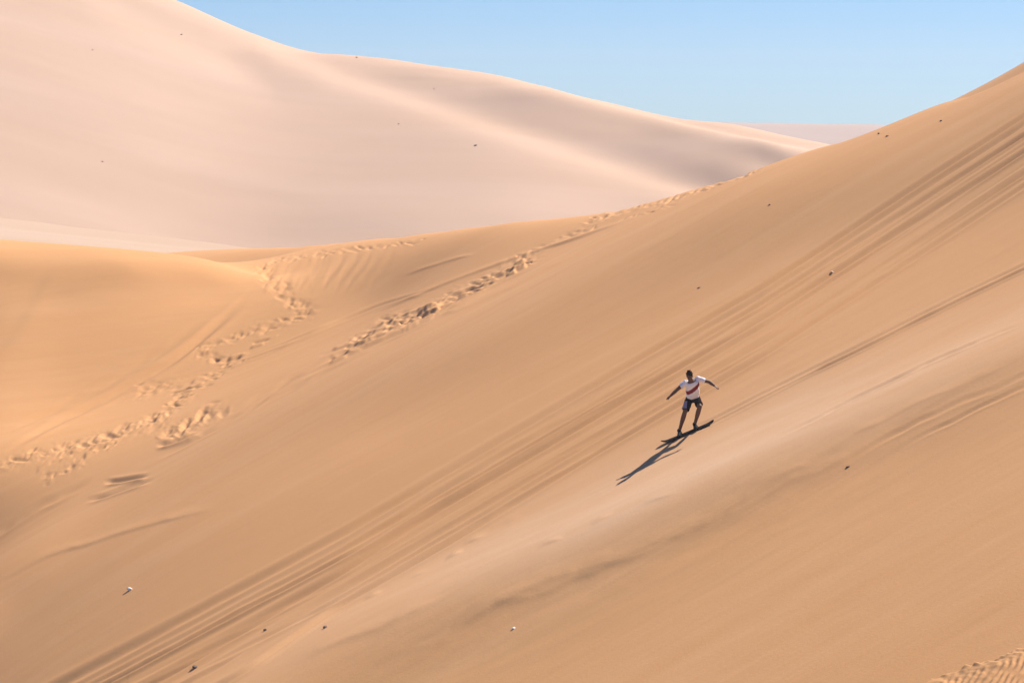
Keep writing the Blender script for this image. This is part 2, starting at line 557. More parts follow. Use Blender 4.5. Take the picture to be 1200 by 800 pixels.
scuff([(-10, 560), (60, 545), (105, 535), (160, 517), (185, 505), (232, 462), (275, 430)], 9, .07)
scuff([(202, 521), (225, 512), (262, 492)], 8, .10)
scuff([(55, 572), (95, 556)], 6, .08)
scuff([(160, 465), (178, 458), (210, 452)], 11, .09, 8, 3)
scuff([(235, 408), (285, 392), (335, 376), (362, 366)], 8, .07)
scuff([(235, 415), (262, 424), (285, 424)], 8, .10)
scuff([(362, 366), (335, 345), (318, 326), (303, 314)], 9, .06)
scuff([(418, 412), (450, 394), (465, 382)], 11, .10)
scuff([(470, 392), (510, 372), (545, 350), (572, 336), (625, 310)], 10, .10)
scuff([(680, 272), (720, 252), (790, 240), (830, 228), (890, 209)], 5, .06, 7, 2)

# crumbling rippled rim at the lower right
rim = np.interp(PX, [1040, 1085, 1120, 1150, 1200, 1260], [826, 806, 791, 783, 764, 735])
dr = PY - rim - 5 * fbm(PX / 14, PY / 10, 3)
g = sstep(-3, 5, dr) * (PX > 1020) * (PY < 1400)
REL += g * (.21 + .16 * fbm(PX / 22, PY / 7, 3) * np.exp(-np.clip(dr, 0, 99) / 14))
rip = np.sin((PX * .62 + PY * .35 + 3 * fbm(PX / 18, PY / 18, 2)) * 2 * math.pi / 5.2)
REL += g * sstep(8, 16, dr) * .014 * rip
# light unevenness everywhere: drifts along the fall line, then small lumps
ca, sa = math.cos(math.radians(27)), math.sin(math.radians(27))
A = Xg * ca + Yg * sa
B = -Xg * sa + Yg * ca
calm = 1 - .85 * sstep(96, 118, Yg)
REL += calm * (.10 * fbm(A / 30, B / 6.5, 2) + .012 * fbm(A / 7 + 40, B / 1.1, 3)) + .005 * fbm(A / .8, B / .4 + 9, 2)
low = sstep(560, 700, PY + (PX - 600) * .45)
REL += low * .010 * fbm(A / 3.0 + 7, B / .5, 3)

Zg = Z0 + REL
# the sheet sinks to the desert floor at its edges
e = np.maximum(sstep(152, 186, Yg), sstep(.30, .52, np.abs(Ug)))
Zg = Zg * (1 - e) + (-44.0) * e
dune = grid_obj('sand_dune', Xg, Yg, Zg, SAND)
# paler colour along the ridge, darker brown below it and on the left lobe
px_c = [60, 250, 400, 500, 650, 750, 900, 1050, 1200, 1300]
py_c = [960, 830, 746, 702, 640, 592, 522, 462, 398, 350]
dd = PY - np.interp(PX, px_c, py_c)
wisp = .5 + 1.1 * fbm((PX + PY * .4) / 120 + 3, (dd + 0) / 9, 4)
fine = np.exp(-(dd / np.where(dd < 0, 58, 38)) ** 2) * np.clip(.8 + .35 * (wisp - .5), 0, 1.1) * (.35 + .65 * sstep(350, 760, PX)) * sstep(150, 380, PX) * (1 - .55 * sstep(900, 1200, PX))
brown_mask = np.exp(-((dd - 92) / 52) ** 2) * np.clip(wisp + .25, 0, 1.2) * sstep(250, 420, PX) * (1 - .8 * sstep(760, 1050, PX))
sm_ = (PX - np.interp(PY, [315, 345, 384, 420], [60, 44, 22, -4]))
brown_mask += .9 * np.exp(-(sm_ / 8) ** 2) * sstep(312, 330, PY) * sstep(425, 395, PY) * np.clip(wisp + .2, 0, 1)
brown_mask += .5 * np.exp(-((PX - 78) / 22) ** 2 - ((PY - 342) / 7) ** 2)
for nm_, arr in (('pale_band', fine), ('brown_zone', brown_mask)):
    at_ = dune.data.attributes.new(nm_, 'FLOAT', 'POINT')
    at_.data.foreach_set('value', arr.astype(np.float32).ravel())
tag(dune, 'large golden sand dune face scored with board runs and footprints in the foreground', 'dune', kind='structure')

PX, PY = project(Xg, Yg, Zg)


def hit(px, py):
    """the point of the near dune seen at a pixel of the photo"""
    c = int(np.clip(np.searchsorted(us, ray(px, py)[0]), 1, len(us) - 1))
    col = PY[:, c]
    k = int(np.argmax(col < py))
    t = (col[k - 1] - py) / max(1e-6, col[k - 1] - col[k])
    return Vector((Xg[k - 1, c] * (1 - t) + Xg[k, c] * t, ys[k - 1] * (1 - t) + ys[k] * t, Zg[k - 1, c] * (1 - t) + Zg[k, c] * t))


def ground(x, y):
    k = int(np.searchsorted(ys, y))
    c = int(np.searchsorted(us, x / y))
    return float(Zg[k, c])


# ------------------------------------------------------------------ far dune, floor, hills
SKY_X = [-700, -300, 0, 110, 210, 330, 410, 500, 560, 600, 640, 690, 760, 860, 940, 1000, 1100, 1300, 1600]
SKY_Y = [-110, -100, -72, -38, 0, 50, 57, 73, 88, 95.5, 99, 110, 126, 147, 162, 174, 198, 246, 310]
fc = []
for px, pyb, db, sl_ in [(-700, 230, 400, .33), (-300, 240, 398, .33), (0, 252, 392, .30), (150, 272, 386, .29), (300, 292, 378, .27), (450, 297, 364, .25),
                         (600, 300, 350, .24), (750, 300, 345, .24), (900, 305, 335, .26), (1000, 310, 330, .28), (1100, 318, 325, .30), (1300, 335, 318, .32), (1600, 360, 312, .33)]:
    zb = ray(px, pyb)[1] * db
    top_ = float(np.interp(px, SKY_X, SKY_Y))
    for t in (0, .12, .3, .5, .75, 1):
        py = top_ + (pyb - top_) * t
        v = ray(px, py)[1]
        d = (sl_ * db - zb) / (sl_ - v) + (8 if t == 0 else 0)
        fc.append((px, py, d))
        if t == 0:
            fc.append((px, py + 22, d + 40))
            fc.append((px, py + 70, d + 90))
for px in (210, 330, 370, 520, 680, 820, 940):
    top_ = float(np.interp(px, SKY_X, SKY_Y))
    cs = np.array([(0, .30, 392, 252), (300, .27, 378, 292), (600, .24, 350, 300), (900, .26, 335, 305), (1300, .32, 318, 335)])
    sl_, db, pyb = [float(np.interp(px, cs[:, 0], cs[:, k])) for k in (1, 2, 3)]
    d = (sl_ * db - ray(px, pyb)[1] * db) / (sl_ - ray(px, top_)[1]) + 8
    fc += [(px, top_, d), (px, top_ + 22, d + 40)]
tf = TPS([tuple(at(*c)) for c in fc])
uf = np.concatenate([np.linspace(-.42, .14, 540), np.linspace(.143, .36, 90)])
yf = np.concatenate([np.linspace(300, 600, 420), np.linspace(602, 740, 40)])
Yf, Uf = np.meshgrid(yf, uf, indexing='ij')
Xf = Uf * Yf
Zf = tf(Xf, Yf)
# soft wind streaks down the face, and a hollow near its right end
ca, sa = math.cos(math.radians(-40)), math.sin(math.radians(-40))
A = Xf * ca + Yf * sa
B = -Xf * sa + Yf * ca
Zf += .35 * fbm(A / 130, B / 40, 2) + .12 * fbm(A / 50 + 9, B / 9, 3)
pxf, pyf = project(Xf, Yf, Zf)


def far_swell(xs_, ys_, sig, amp):
    d = (pyf - np.interp(pxf, xs_, ys_)) / sig
    f = sstep(xs_[0] - 60, xs_[0] + 60, pxf) * sstep(xs_[-1] + 60, xs_[-1] - 60, pxf)
    return amp * f * np.exp(-d * d)


Zf += far_swell([-100, 0, 100, 250, 400, 540], [0, 62, 112, 182, 248, 300], 60, .25)
Zf += far_swell([300, 400, 480, 600, 720, 830, 930], [30, 72, 98, 138, 178, 212, 250], 23, -1.3)
Zf += far_swell([560, 640, 720, 800, 860, 940], [92, 112, 134, 154, 166, 180], 11, .6)
Zf += far_swell([640, 720, 800, 860, 960], [96, 118, 138, 152, 172], 8, -.8)
Zf += far_swell([885, 905, 925], [173, 178, 184], 9, .5) + far_swell([890, 910, 935], [192, 196, 202], 11, -.45)
Zf += far_swell([100, 200, 320], [-20, 30, 90], 26, -.8)
pxf, pyf = project(Xf, Yf, Zf)
e = np.maximum.reduce([sstep(330, 302, Yf), sstep(640, 735, Yf), sstep(.20, .355, Uf), sstep(-.34, -.415, Uf)])
Zf = Zf * (1 - e) + (-24.0) * e
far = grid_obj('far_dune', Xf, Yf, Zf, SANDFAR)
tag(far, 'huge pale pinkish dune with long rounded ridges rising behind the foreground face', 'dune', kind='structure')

yd = np.concatenate([np.linspace(-60, 200, 30), np.linspace(204, 640, 110), np.geomspace(650, 1560, 30)])
ud = np.linspace(-1, 1, 160)
Yd, Ud = np.meshgrid(yd, ud, indexing='ij')
Xd = Ud * (260 + np.maximum(Yd, 0) * .75)
Zd = -45 + (31.6 - np.clip((Xd + 52) * .114, -2.6, 2.6)) * sstep(190, 300, Yd) + .8 * fbm(Xd / 40, Yd / 40, 4) * sstep(200, 300, Yd)
floor = grid_obj('desert_floor', Xd, Yd, Zd, FLOOR)
tag(floor, 'flat pale sandy floor between the dunes', 'ground', kind='structure')

yh = np.linspace(1000, 1500, 80)
uh = np.linspace(-.30, .42, 220)
Yh, Uh = np.meshgrid(yh, uh, indexing='ij')
Xh = Uh * Yh
Zh = -18 + (22.6 + 1.1 * fbm(Xh / 110, Yh / 200, 3) - 3 * sstep(.05, .2, Uh)) * sstep(1010, 1250, Yh) * sstep(1500, 1380, Yh) + .8 * fbm(Xh / 40, Yh / 40, 4)
hills = grid_obj('far_hills', Xh, Yh, Zh, HILL)
tag(hills, 'low lavender hills on the hazy skyline', 'hills', kind='structure')

# ------------------------------------------------------------------ stones
def stone(px, py, size, label, mat, far_d=None, flat=.7, group=None, lift=.3, seed=0):
    r = random.Random(seed * 13 + 5)
    bm = bmesh.new()
    bmesh.ops.create_icosphere(bm, subdivisions=3, radius=1)
    offs = [Vector((r.uniform(-1, 1), r.uniform(-1, 1), r.uniform(-1, 1))).normalized() for _ in range(9)]
    cut = [r.uniform(.55, .9) for _ in offs]
    for v in bm.verts:                            # chop flats into the ball: an angular pebble
        n = v.co.normalized()
        k = 1.0
        for o_, c_ in zip(offs, cut):
            dd = n.dot(o_)
            if dd > 0: k = min(k, c_ / max(dd, .05))
        v.co = n * k * size * Vector((1.0, .8, flat)).length / 1.46
        v.co.x *= 1.15
        v.co.z *= flat
    o = mesh_obj('stone', bm, mat)
    p = hit(px, py) if far_d is None else far_d
    o.location = p + Vector((0, 0, size * lift * flat))
    o.rotation_euler = (r.uniform(-.3, .3), r.uniform(-.3, .3), r.uniform(0, 6))
    tag(o, label, 'stone', group)
    return o


def far_hit(px, py):
    u, v = ray(px, py)
    c = int(np.searchsorted(uf, u))
    col = project(Xf[:, c], Yf[:, c], Zf[:, c])[1]
    k = int(np.argmax(col < py))
    return Vector((Xf[k, c], Yf[k, c], Zf[k, c]))


PALE = plain('pale_stone', (.78, .74, .68), .7, .08, 30, .01)
DARK = plain('dark_stone', (.09, .065, .05), .8, .25, 30, .01)
FARST = plain('far_stone', (.42, .29, .21), .85, .2, 30, .01)
BROWN = plain('brown_stone', (.28, .175, .11), .85, .2, 30, .01)
S = 'small stones lying loose on the dune'
stone(152, 691, .085, 'bright white stone lying alone on smooth sand in the lower left', PALE, group=S, seed=1, flat=.75)
stone(228, 782, .075, 'dark brown pebble beside the board runs near the bottom edge', DARK, group=S, seed=2)
stone(975, 319, .05, 'pale pebble lying among the parallel board runs on the upper right', PALE, group=S, seed=3, flat=.6)
stone(993, 547, .05, 'flat dark pebble under the pale sand ridge, right of the rider', DARK, group=S, seed=4, flat=.5)
stone(1039, 160, .055, 'dark brown pebble just under the sharp crest on the right', BROWN, group=S, seed=5)
stone(1029, 157, .05, 'tiny brown pebble left of its neighbour, at the crest line on the right', BROWN, group=S, seed=6)
stone(901, 240, .055, 'brown pebble below the footprints along the crest', BROWN, group=S, seed=7, flat=.5)
stone(818, 337, .06, 'brown pebble on smooth sand above the board runs, halfway up the face', BROWN, group=S, seed=8, flat=.5)
stone(381, 735, .06, 'small brown pebble on the pale band by the lowest board run', BROWN, group=S, seed=9)
stone(310, 738, .055, 'tiny brown pebble between two board runs at the lower left', BROWN, group=S, seed=10)
stone(601, 736, .045, 'tiny pale pebble on the brown sand below the bright ridge', PALE, group=S, seed=11)
stone(1102, 142, .045, 'tiny brown pebble high under the crest at the upper right', BROWN, group=S, seed=12)
F = 'dark boulders scattered over the far dune'
for k, (px, py, s, lab) in enumerate([
    (211, 42, .22, 'dark boulder high on the far dune, near where its skyline leaves the picture'),
    (416, 68, .28, 'dark boulder just under the far dune skyline'),
    (467, 146, .18, 'small dark boulder on the far dune below its pale ridge'),
    (556, 172, .28, 'dark boulder in the middle of the far dune, right of its neighbours'),
    (117, 191, .2, 'dark boulder low on the left of the far dune'),
    (106, 60, .17, 'small dark boulder high on the far left of the far dune'),
    (508, 105, .17, 'small dark boulder on the pale far ridge below the skyline')]):
    stone(0, 0, s * .8, lab, FARST, far_d=far_hit(px, py), group=F, seed=30 + k)

# ------------------------------------------------------------------ rider and board
def frame_axis(d):
    d = d.normalized()
    a = Vector((0, 0, 1)) if abs(d.z) < .9 else Vector((1, 0, 0))
    s = d.cross(a).normalized()
    return s, d.cross(s).normalized()


def capsule(bm, p0, p1, r0, r1, seg=16, cap=True):
    """tapered limb with rounded ends"""
    p0, p1 = Vector(p0), Vector(p1)
    d = p1 - p0
    s, t = frame_axis(d)
    dn = d.normalized()
    rings = []
    st = []
    if cap:
        for k in range(5): st.append((p0 - dn * r0 * math.cos(k / 4 * math.pi / 2) , r0 * max(.02, math.sin(k / 4 * math.pi / 2))))
        for k in range(5): st.append((p1 + dn * r1 * math.sin(k / 4 * math.pi / 2), r1 * max(.02, math.cos(k / 4 * math.pi / 2))))
    else:
        st = [(p0, r0), (p1, r1)]
    for c, r in st:
        rings.append([bm.verts.new(c + (s * math.cos(a) + t * math.sin(a)) * r) for a in [2 * math.pi * i / seg for i in range(seg)]])
    for a, b in zip(rings, rings[1:]):
        for i in range(seg):
            bm.faces.new((a[i], a[(i + 1) % seg], b[(i + 1) % seg], b[i]))
    bm.faces.new(rings[0][::-1])
    bm.faces.new(rings[-1])


def loft(bm, secs, seg=28, power=2.4):
    """secs: (centre, right vector, forward vector, half width, half depth)"""
    rings = []
    for c, rv, fv, w, h in secs:
        ring = []
        for i in range(seg):
            a = 2 * math.pi * i / seg
            ca_, sa_ = math.cos(a), math.sin(a)
            x = math.copysign(abs(ca_) ** (2 / power), ca_) * w
            y = math.copysign(abs(sa_) ** (2 / power), sa_) * h
            ring.append(bm.verts.new(c + rv * x + fv * y))
        rings.append(ring)
    for a, b in zip(rings, rings[1:]):
        for i in range(seg):
            bm.faces.new((a[i], a[(i + 1) % seg], b[(i + 1) % seg], b[i]))
    bm.faces.new(rings[0][::-1])
    bm.faces.new(rings[-1])


def ellipsoid(bm, c, rv, uv, fv, rx, rz, ry, sub=3):
    r = bmesh.ops.create_icosphere(bm, subdivisions=sub, radius=1)
    for v in r['verts']:
        q = v.co.copy()
        v.co = c + rv * q.x * rx + fv * q.y * ry + uv * q.z * rz


def fuse(name, bm, mat, parent, voxel, smooth=3, fold=0.0):
    """merge the overlapping shapes of bm into one continuous skin"""
    bmesh.ops.recalc_face_normals(bm, faces=bm.faces)
    me = bpy.data.meshes.new(name + '_raw')
    bm.to_mesh(me)
    bm.free()
    o = link(bpy.data.objects.new(name + '_raw', me))
    m = o.modifiers.new('r', 'REMESH')
    m.mode = 'VOXEL'
    m.voxel_size = voxel
    s = o.modifiers.new('s', 'SMOOTH')
    s.factor = .5
    s.iterations = smooth
    dg = bpy.context.evaluated_depsgraph_get()
    out = bpy.data.meshes.new_from_object(o.evaluated_get(dg))
    out.name = name
    bpy.data.objects.remove(o)
    bpy.data.meshes.remove(me)
    n = len(out.vertices)
    if fold:
        co = np.empty(n * 3, np.float32)
        no = np.empty(n * 3, np.float32)
        out.vertices.foreach_get('co', co)
        out.vertices.foreach_get('normal', no)
        co, no = co.reshape(-1, 3), no.reshape(-1, 3)
        f = fbm(co[:, 0] * 9 + co[:, 2] * 7, co[:, 2] * 16 - co[:, 0] * 5 + co[:, 1] * 6, 3)
        co += no * (f * fold)[:, None]
        out.vertices.foreach_set('co', co.ravel().astype(np.float32))
    out.polygons.foreach_set('use_smooth', np.ones(len(out.polygons), bool))
    out.materials.clear()
    out.materials.append(mat)
    r = link(bpy.data.objects.new(name, out))
    r.parent = parent
    r.matrix_parent_inverse = Matrix.Translation(-parent.location)
    return r


SKIN = plain('skin', (.13, .060, .036), .65, .06, 30, spec=.35)
HAIR = plain('hair', (.008, .007, .006), .75, .3, 80, .004, spec=.1)
SHOE = plain('shoe_leather', (.009, .009, .010), .8, .2, 40, .002, spec=.1)
SOLE = plain('shoe_sole', (.014, .013, .012), .9, .2, 40, spec=.03)
BOARD = plain('board_black', (.008, .007, .008), .9, .25, 12, spec=.04)
STRAP = plain('strap', (.009, .009, .010), .85, .2, 60, spec=.04)
EYE = plain('eye_dark', (.03, .02, .018), .3, .05, 40)

# the board lies on the sand where the photo shows it
tail, nose = hit(834, 496), hit(778, 520)
bx = (nose - tail).normalized()
bc = (tail + nose) / 2
print('board ends', tail, nose, (nose - tail).length)
BL = 1.50
eps = .5
gx = (ground(bc.x + eps, bc.y) - ground(bc.x - eps, bc.y)) / (2 * eps)
gy = (ground(bc.x, bc.y + eps) - ground(bc.x, bc.y - eps)) / (2 * eps)
sn = Vector((-gx, -gy, 1)).normalized()
bx = (bx - sn * bx.dot(sn)).normalized()
bz = sn
by = bz.cross(bx).normalized()                  # towards or away from the camera
if by.y > 0: by = -by
print('slope', gx, gy, 'board dir', bx, 'side', by)
# highest sand under the board decides how deep it rides
ride = max((Vector((0, 0, ground((bc + bx * t).x, (bc + bx * t).y))).z - (bc + bx * t).z) for t in np.linspace(-.6, .6, 13))
bc = bc + bz * (ride * .6 + .012)
# board
bm = bmesh.new()
n = 48
top, bot = [], []
for i in range(n + 1):
    s_ = (i / n - .5) * BL
    q = abs(s_) / (BL / 2)
    w = .132 * (1 - .10 * (1 - q * q)) * (math.sqrt(max(0, 1 - ((q - .84) / .165) ** 2)) if q > .84 else 1) + .004
    up = .058 * max(0, (q - .74) / .26) ** 2 * (1.2 if s_ > 0 else .8)
    tt, bb = [], []
    for j in range(9):
        k = (j / 8 - .5) * 2
        p = bc + bx * s_ + by * (k * w) + bz * (up)
        ed = .004 if abs(k) == 1 else 0
        tt.append(bm.verts.new(p + bz * (.013 - ed)))
        bb.append(bm.verts.new(p + bz * (0 + ed)))
    top.append(tt)
    bot.append(bb)
for i in range(n):
    for j in range(8):
        bm.faces.new((top[i][j], top[i + 1][j], top[i + 1][j + 1], top[i][j + 1]))
        bm.faces.new((bot[i][j], bot[i][j + 1], bot[i + 1][j + 1], bot[i + 1][j]))
    bm.faces.new((top[i][0], bot[i][0], bot[i + 1][0], top[i + 1][0]))
    bm.faces.new((top[i][8], top[i + 1][8], bot[i + 1][8], bot[i][8]))
for e_ in (0, n):
    for j in range(8):
        f = (top[e_][j], top[e_][j + 1], bot[e_][j + 1], bot[e_][j])
        bm.faces.new(f)
bmesh.ops.recalc_face_normals(bm, faces=bm.faces)
board = link(bpy.data.objects.new('sandboard', None))
board.location = bc
board.empty_display_size = .3
tag(board, 'long black sandboard with upturned tips sliding under the rider', 'sandboard')
mesh_obj('deck', bm, BOARD, board)

Y0 = bc.y


def P(px, py, dy):
    return at(px, py, Y0 + dy)


person = link(bpy.data.objects.new('person', None))
person.location = bc + bz * .013
tag(person, 'person in white T-shirt with red diagonal band and black shorts riding a board, arms out', 'person')

# where each foot stands along the board (s along the board from its centre)
def along(px):
    best = min(np.linspace(-.7, .7, 281), key=lambda t: abs(project(*(bc + bx * t))[0] - px))
    return float(best)


sF, sB = along(797.3), along(816.3)
footF, footB = bc + bx * sF + bz * .013, bc + bx * sB + bz * .013
toeF = (by * .90 + bx * .42).normalized()
toeB = (by * .97 + bx * .05).normalized()


def shoe(base, toe):
    bm = bmesh.new()
    side = bz.cross(toe).normalized()
    heel = base - toe * .075
    tip = base + toe * .15
    capsule(bm, heel + bz * .05, base + toe * .02 + bz * .052, .048, .054)
    capsule(bm, base + toe * .02 + bz * .05, tip + bz * .04, .054, .038)
    capsule(bm, base + toe * .07 - side * .012 + bz * .036, tip - side * .008 + bz * .034, .040, .032)
    capsule(bm, heel + toe * .02 + bz * .06, heel + toe * .03 + bz * .125, .05, .052)
    o = fuse('shoe', bm, SHOE, person, .006, 2)
    bs_ = bmesh.new()
    loft(bs_, [(heel - toe * .042 + bz * .010 + toe * t, side, bz, w, .010) for t, w in
               ((0, .022), (.03, .038), (.09, .040), (.16, .047), (.22, .044), (.255, .030), (.272, .012))], 16, 4)
    bmesh.ops.recalc_face_normals(bs_, faces=bs_.faces)
    mesh_obj('sole', bs_, SOLE, person).parent = o
    return o


def fix_parent(child, parent):
    child.parent = parent
    child.matrix_parent_inverse = Matrix.Translation(-person.location)


shoes = [shoe(footF, toeF), shoe(footB, toeB)]
ankF = footF - toeF * .05 + bz * .105
ankB = footB - toeB * .05 + bz * .105

dF, dB = ankF.y - Y0, ankB.y - Y0
hipL, hipR = P(808.0, 467.0, .06), P(815.8, 466.0, .14)
kneF, kneB = P(803.0, 481.3, dF - .14), P(820.0, 476.3, dB - .22)
pelvis = (hipL + hipR) / 2 + Vector((0, 0, .03))
waist = P(811.7, 459.5, -.02)
chest = P(811.0, 450.5, -.15)
neck = P(810.2, 445.8, -.24)
shL, shR = P(803.0, 448.6, -.19), P(818.2, 444.0, -.14)
elL, elR = P(793.3, 456.6, -.22), P(830.8, 447.3, -.10)
wrL, wrR = P(785.9, 463.6, -.34), P(837.2, 451.8, -.22)
for n_, a_, b_ in (('thighF', hipL, kneF), ('shinF', kneF, ankF), ('thighB', hipR, kneB), ('shinB', kneB, ankB), ('trunk', pelvis, neck),
                   ('uaL', shL, elL), ('faL', elL, wrL), ('uaR', shR, elR), ('faR', elR, wrR), ('shoulders', shL, shR)):
    print(n_, round((a_ - b_).length, 3))

rt = (shR - shL).normalized()                   # the rider's left is to our right
hipv = (hipR - hipL).normalized()


def sect(c, axis, r, w, h, back=0.0):
    f = r.cross(axis).normalized()
    if f.y > 0: f = -f
    return (c - f * back, (r - axis * r.dot(axis)).normalized(), f, w, h)


ax1 = (waist - pelvis).normalized()
ax2 = (chest - waist).normalized()
ax3 = (neck - chest).normalized()

hf = Vector((-.22, -.80, -.42)).normalized()     # where the face looks: down along the board
hr = (rt - hf * rt.dot(hf)).normalized()
hu = hr.cross(hf).normalized()
if hu.z < 0: hu = -hu
hc = P(808.2, 441.0, -.33)

bm = bmesh.new()
loft(bm, [sect(pelvis - ax1 * .13, ax1, hipv, .10, .075), sect(pelvis - ax1 * .06, ax1, hipv, .155, .110), sect(pelvis, ax1, hipv, .162, .112),
          sect(waist, (ax1 + ax2).normalized(), rt, .142, .098), sect(waist.lerp(chest, .55), ax2, rt, .155, .105),
          sect(chest, ax2, rt, .172, .112), sect(chest.lerp(neck, .55), ax3, rt, .165, .092), sect(neck, ax3, rt, .08, .062)])
capsule(bm, neck - ax3 * .05, hc - hu * .03, .062, .056)
for hip, kn, an in ((hipL, kneF, ankF), (hipR, kneB, ankB)):
    capsule(bm, hip, hip.lerp(kn, .5), .092, .084)
    capsule(bm, hip.lerp(kn, .5), kn, .084, .062)
    d_ = (an - kn)
    capsule(bm, kn, kn + d_ * .35, .060, .064)
    capsule(bm, kn + d_ * .35, kn + d_ * .72, .064, .046)
    capsule(bm, kn + d_ * .70, an, .046, .041)
    capsule(bm, an, an - bz * .04, .036, .036)
for s_, e_, w_ in ((shL, elL, wrL), (shR, elR, wrR)):
    capsule(bm, s_.lerp(chest, .15), s_, .07, .062)
    capsule(bm, s_, s_.lerp(e_, .5), .058, .050)
    capsule(bm, s_.lerp(e_, .5), e_, .054, .045)
    capsule(bm, e_, e_.lerp(w_, .35), .045, .047)
    capsule(bm, e_.lerp(w_, .35), w_, .047, .030)
# head: skull, jaw, nose, brow, lips, ears
ellipsoid(bm, hc + hu * .022, hr, hu, hf, .076, .094, .094)
ellipsoid(bm, hc - hu * .045 + hf * .028, hr, hu, hf, .058, .072, .062)
ellipsoid(bm, hc - hu * .098 + hf * .058, hr, hu, hf, .026, .020, .024, 2)
capsule(bm, hc + hu * .018 + hf * .088, hc - hu * .022 + hf * .108, .010, .015, 10)
capsule(bm, hc - hr * .045 + hu * .030 + hf * .076, hc + hr * .045 + hu * .030 + hf * .076, .014, .014, 10)
capsule(bm, hc - hr * .020 - hu * .056 + hf * .084, hc + hr * .020 - hu * .056 + hf * .084, .009, .009, 10)
for k in (-1, 1):
    ellipsoid(bm, hc + hr * k * .078 - hf * .005, hr, hu, hf, .012, .030, .018, 2)


# hands: palm, four curved fingers of unequal length, thumb from the side
def hand(bm, wr, el, palm_n, thumb_side, curl, spread):
    d = (wr - el).normalized()
    n_ = (palm_n - d * palm_n.dot(d)).normalized()   # out of the back of the hand
    s_ = d.cross(n_).normalized() * thumb_side       # towards the thumb
    k0 = wr + d * .012
    k1 = wr + d * .085
    loft(bm, [(k0, s_, n_, .028, .016), (k0.lerp(k1, .5), s_, n_, .038, .015), (k1, s_, n_, .040, .012)], 16, 3)
    for i, (off, ln) in enumerate(((.030, .070), (.010, .078), (-.010, .073), (-.029, .056))):
        b_ = wr + d * .078 + s_ * off
        dd = (d + s_ * (1.5 - i) * spread).normalized()
        q = b_
        ang = curl * (.5 + .12 * i)
        for sg, fr, r_ in ((0, .45, .0095), (1, .32, .0088), (2, .23, .0078)):
            dirn = (dd * math.cos(ang) - n_ * math.sin(ang)).normalized()
            e2 = q + dirn * ln * fr
            capsule(bm, q, e2, r_, r_ * .93, 8)
            q = e2
            ang += curl
    t0 = wr + d * .025 + s_ * .028
    t1 = t0 + (d * .65 + s_ * .75 - n_ * .25).normalized() * .042
    t2 = t1 + (d * .9 + s_ * .35 - n_ * .3).normalized() * .034
    capsule(bm, t0, t1, .014, .011, 8)
    capsule(bm, t1, t2, .011, .009, 8)


hand(bm, wrL, elL, Vector((-.3, -.3, 1)), 1, .22, .14)
hand(bm, wrR, elR, Vector((.3, -.2, 1)), -1, .26, .14)
body = fuse('body', bm, SKIN, person, .0055, 2)

for k in (-1, 1):                                 # eyes, half-way down the head
    bm = bmesh.new()
    ellipsoid(bm, hc + hr * k * .031 + hu * .008 + hf * .082, hr, hu, hf, .014, .010, .010, 2)
    mesh_obj('eye', bm, EYE, person)

bm = bmesh.new()                                  # short dark hair, spiky on top
ellipsoid(bm, hc + hu * .045 - hf * .016, hr, hu, hf, .086, .090, .098)
for i in range(70):
    a = random.uniform(0, 2 * math.pi)
    el_ = random.uniform(.15, 1.0)
    n_ = (hr * math.cos(a) * math.cos(el_ * 1.5) + hf * math.sin(a) * math.cos(el_ * 1.5) * .9 + hu * math.sin(el_ * 1.5)).normalized()
    p0 = hc + hu * .045 - hf * .016 + n_ * .078
    ln = random.uniform(.02, .045) + (.03 if el_ > .75 else 0)
    capsule(bm, p0, p0 + (n_ + hu * .45 + Vector((random.uniform(-.3, .3), 0, 0))).normalized() * ln, .014, .005, 6)
bmesh.ops.delete(bm, geom=[v for v in bm.verts if (v.co - hc).dot(hf) > .070 and (v.co - hc).dot(hu) < .062], context='VERTS')
bmesh.ops.holes_fill(bm, edges=bm.edges)
fuse('hair', bm, HAIR, person, .007, 1)

# T-shirt with its diagonal band
m, nt, bs = new_mat('white_shirt')
N, L = nt.nodes.new, nt.links.new
tcn = N('ShaderNodeNewGeometry')
def dotnode(vec, k):
    x = N('ShaderNodeVectorMath')
    x.operation = 'DOT_PRODUCT'
    sub = N('ShaderNodeVectorMath')
    sub.operation = 'SUBTRACT'
    L(tcn.outputs['Position'], sub.inputs[0])
    sub.inputs[1].default_value = tuple(k)
    L(sub.outputs[0], x.inputs[0])
    x.inputs[1].default_value = tuple(vec)
    return x.outputs['Value']
# the band runs from the rider's left shoulder to the right side of the waist
b0, b1 = P(819.5, 449.5, -.2), P(803.5, 460.2, -.1)
bdir = (b1 - b0).normalized()
trunk = (neck - pelvis).normalized()
fwd = trunk.cross(rt).normalized()
bperp = bdir.cross(fwd).normalized()
dv = dotnode(bperp, b0)
ab = N('ShaderNodeMath'); ab.operation = 'ABSOLUTE'; L(dv, ab.inputs[0])
le = N('ShaderNodeMath'); le.operation = 'LESS_THAN'; L(ab.outputs[0], le.inputs[0]); le.inputs[1].default_value = .058
fr = dotnode(fwd, chest)
fs = 1 if fwd.y < 0 else -1
gt = N('ShaderNodeMath'); gt.operation = 'GREATER_THAN' if fs > 0 else 'LESS_THAN'; L(fr, gt.inputs[0]); gt.inputs[1].default_value = -.02 * fs
m0 = N('ShaderNodeMath'); m0.operation = 'MULTIPLY'; L(le.outputs[0], m0.inputs[0]); L(gt.outputs[0], m0.inputs[1])
sl_ = N('ShaderNodeMath'); sl_.operation = 'LESS_THAN'; L(dotnode(rt, chest), sl_.inputs[0]); sl_.inputs[1].default_value = .175
mm = N('ShaderNodeMath'); mm.operation = 'MULTIPLY'; L(m0.outputs[0], mm.inputs[0]); L(sl_.outputs[0], mm.inputs[1])
mx = N('ShaderNodeMix'); mx.data_type = 'RGBA'
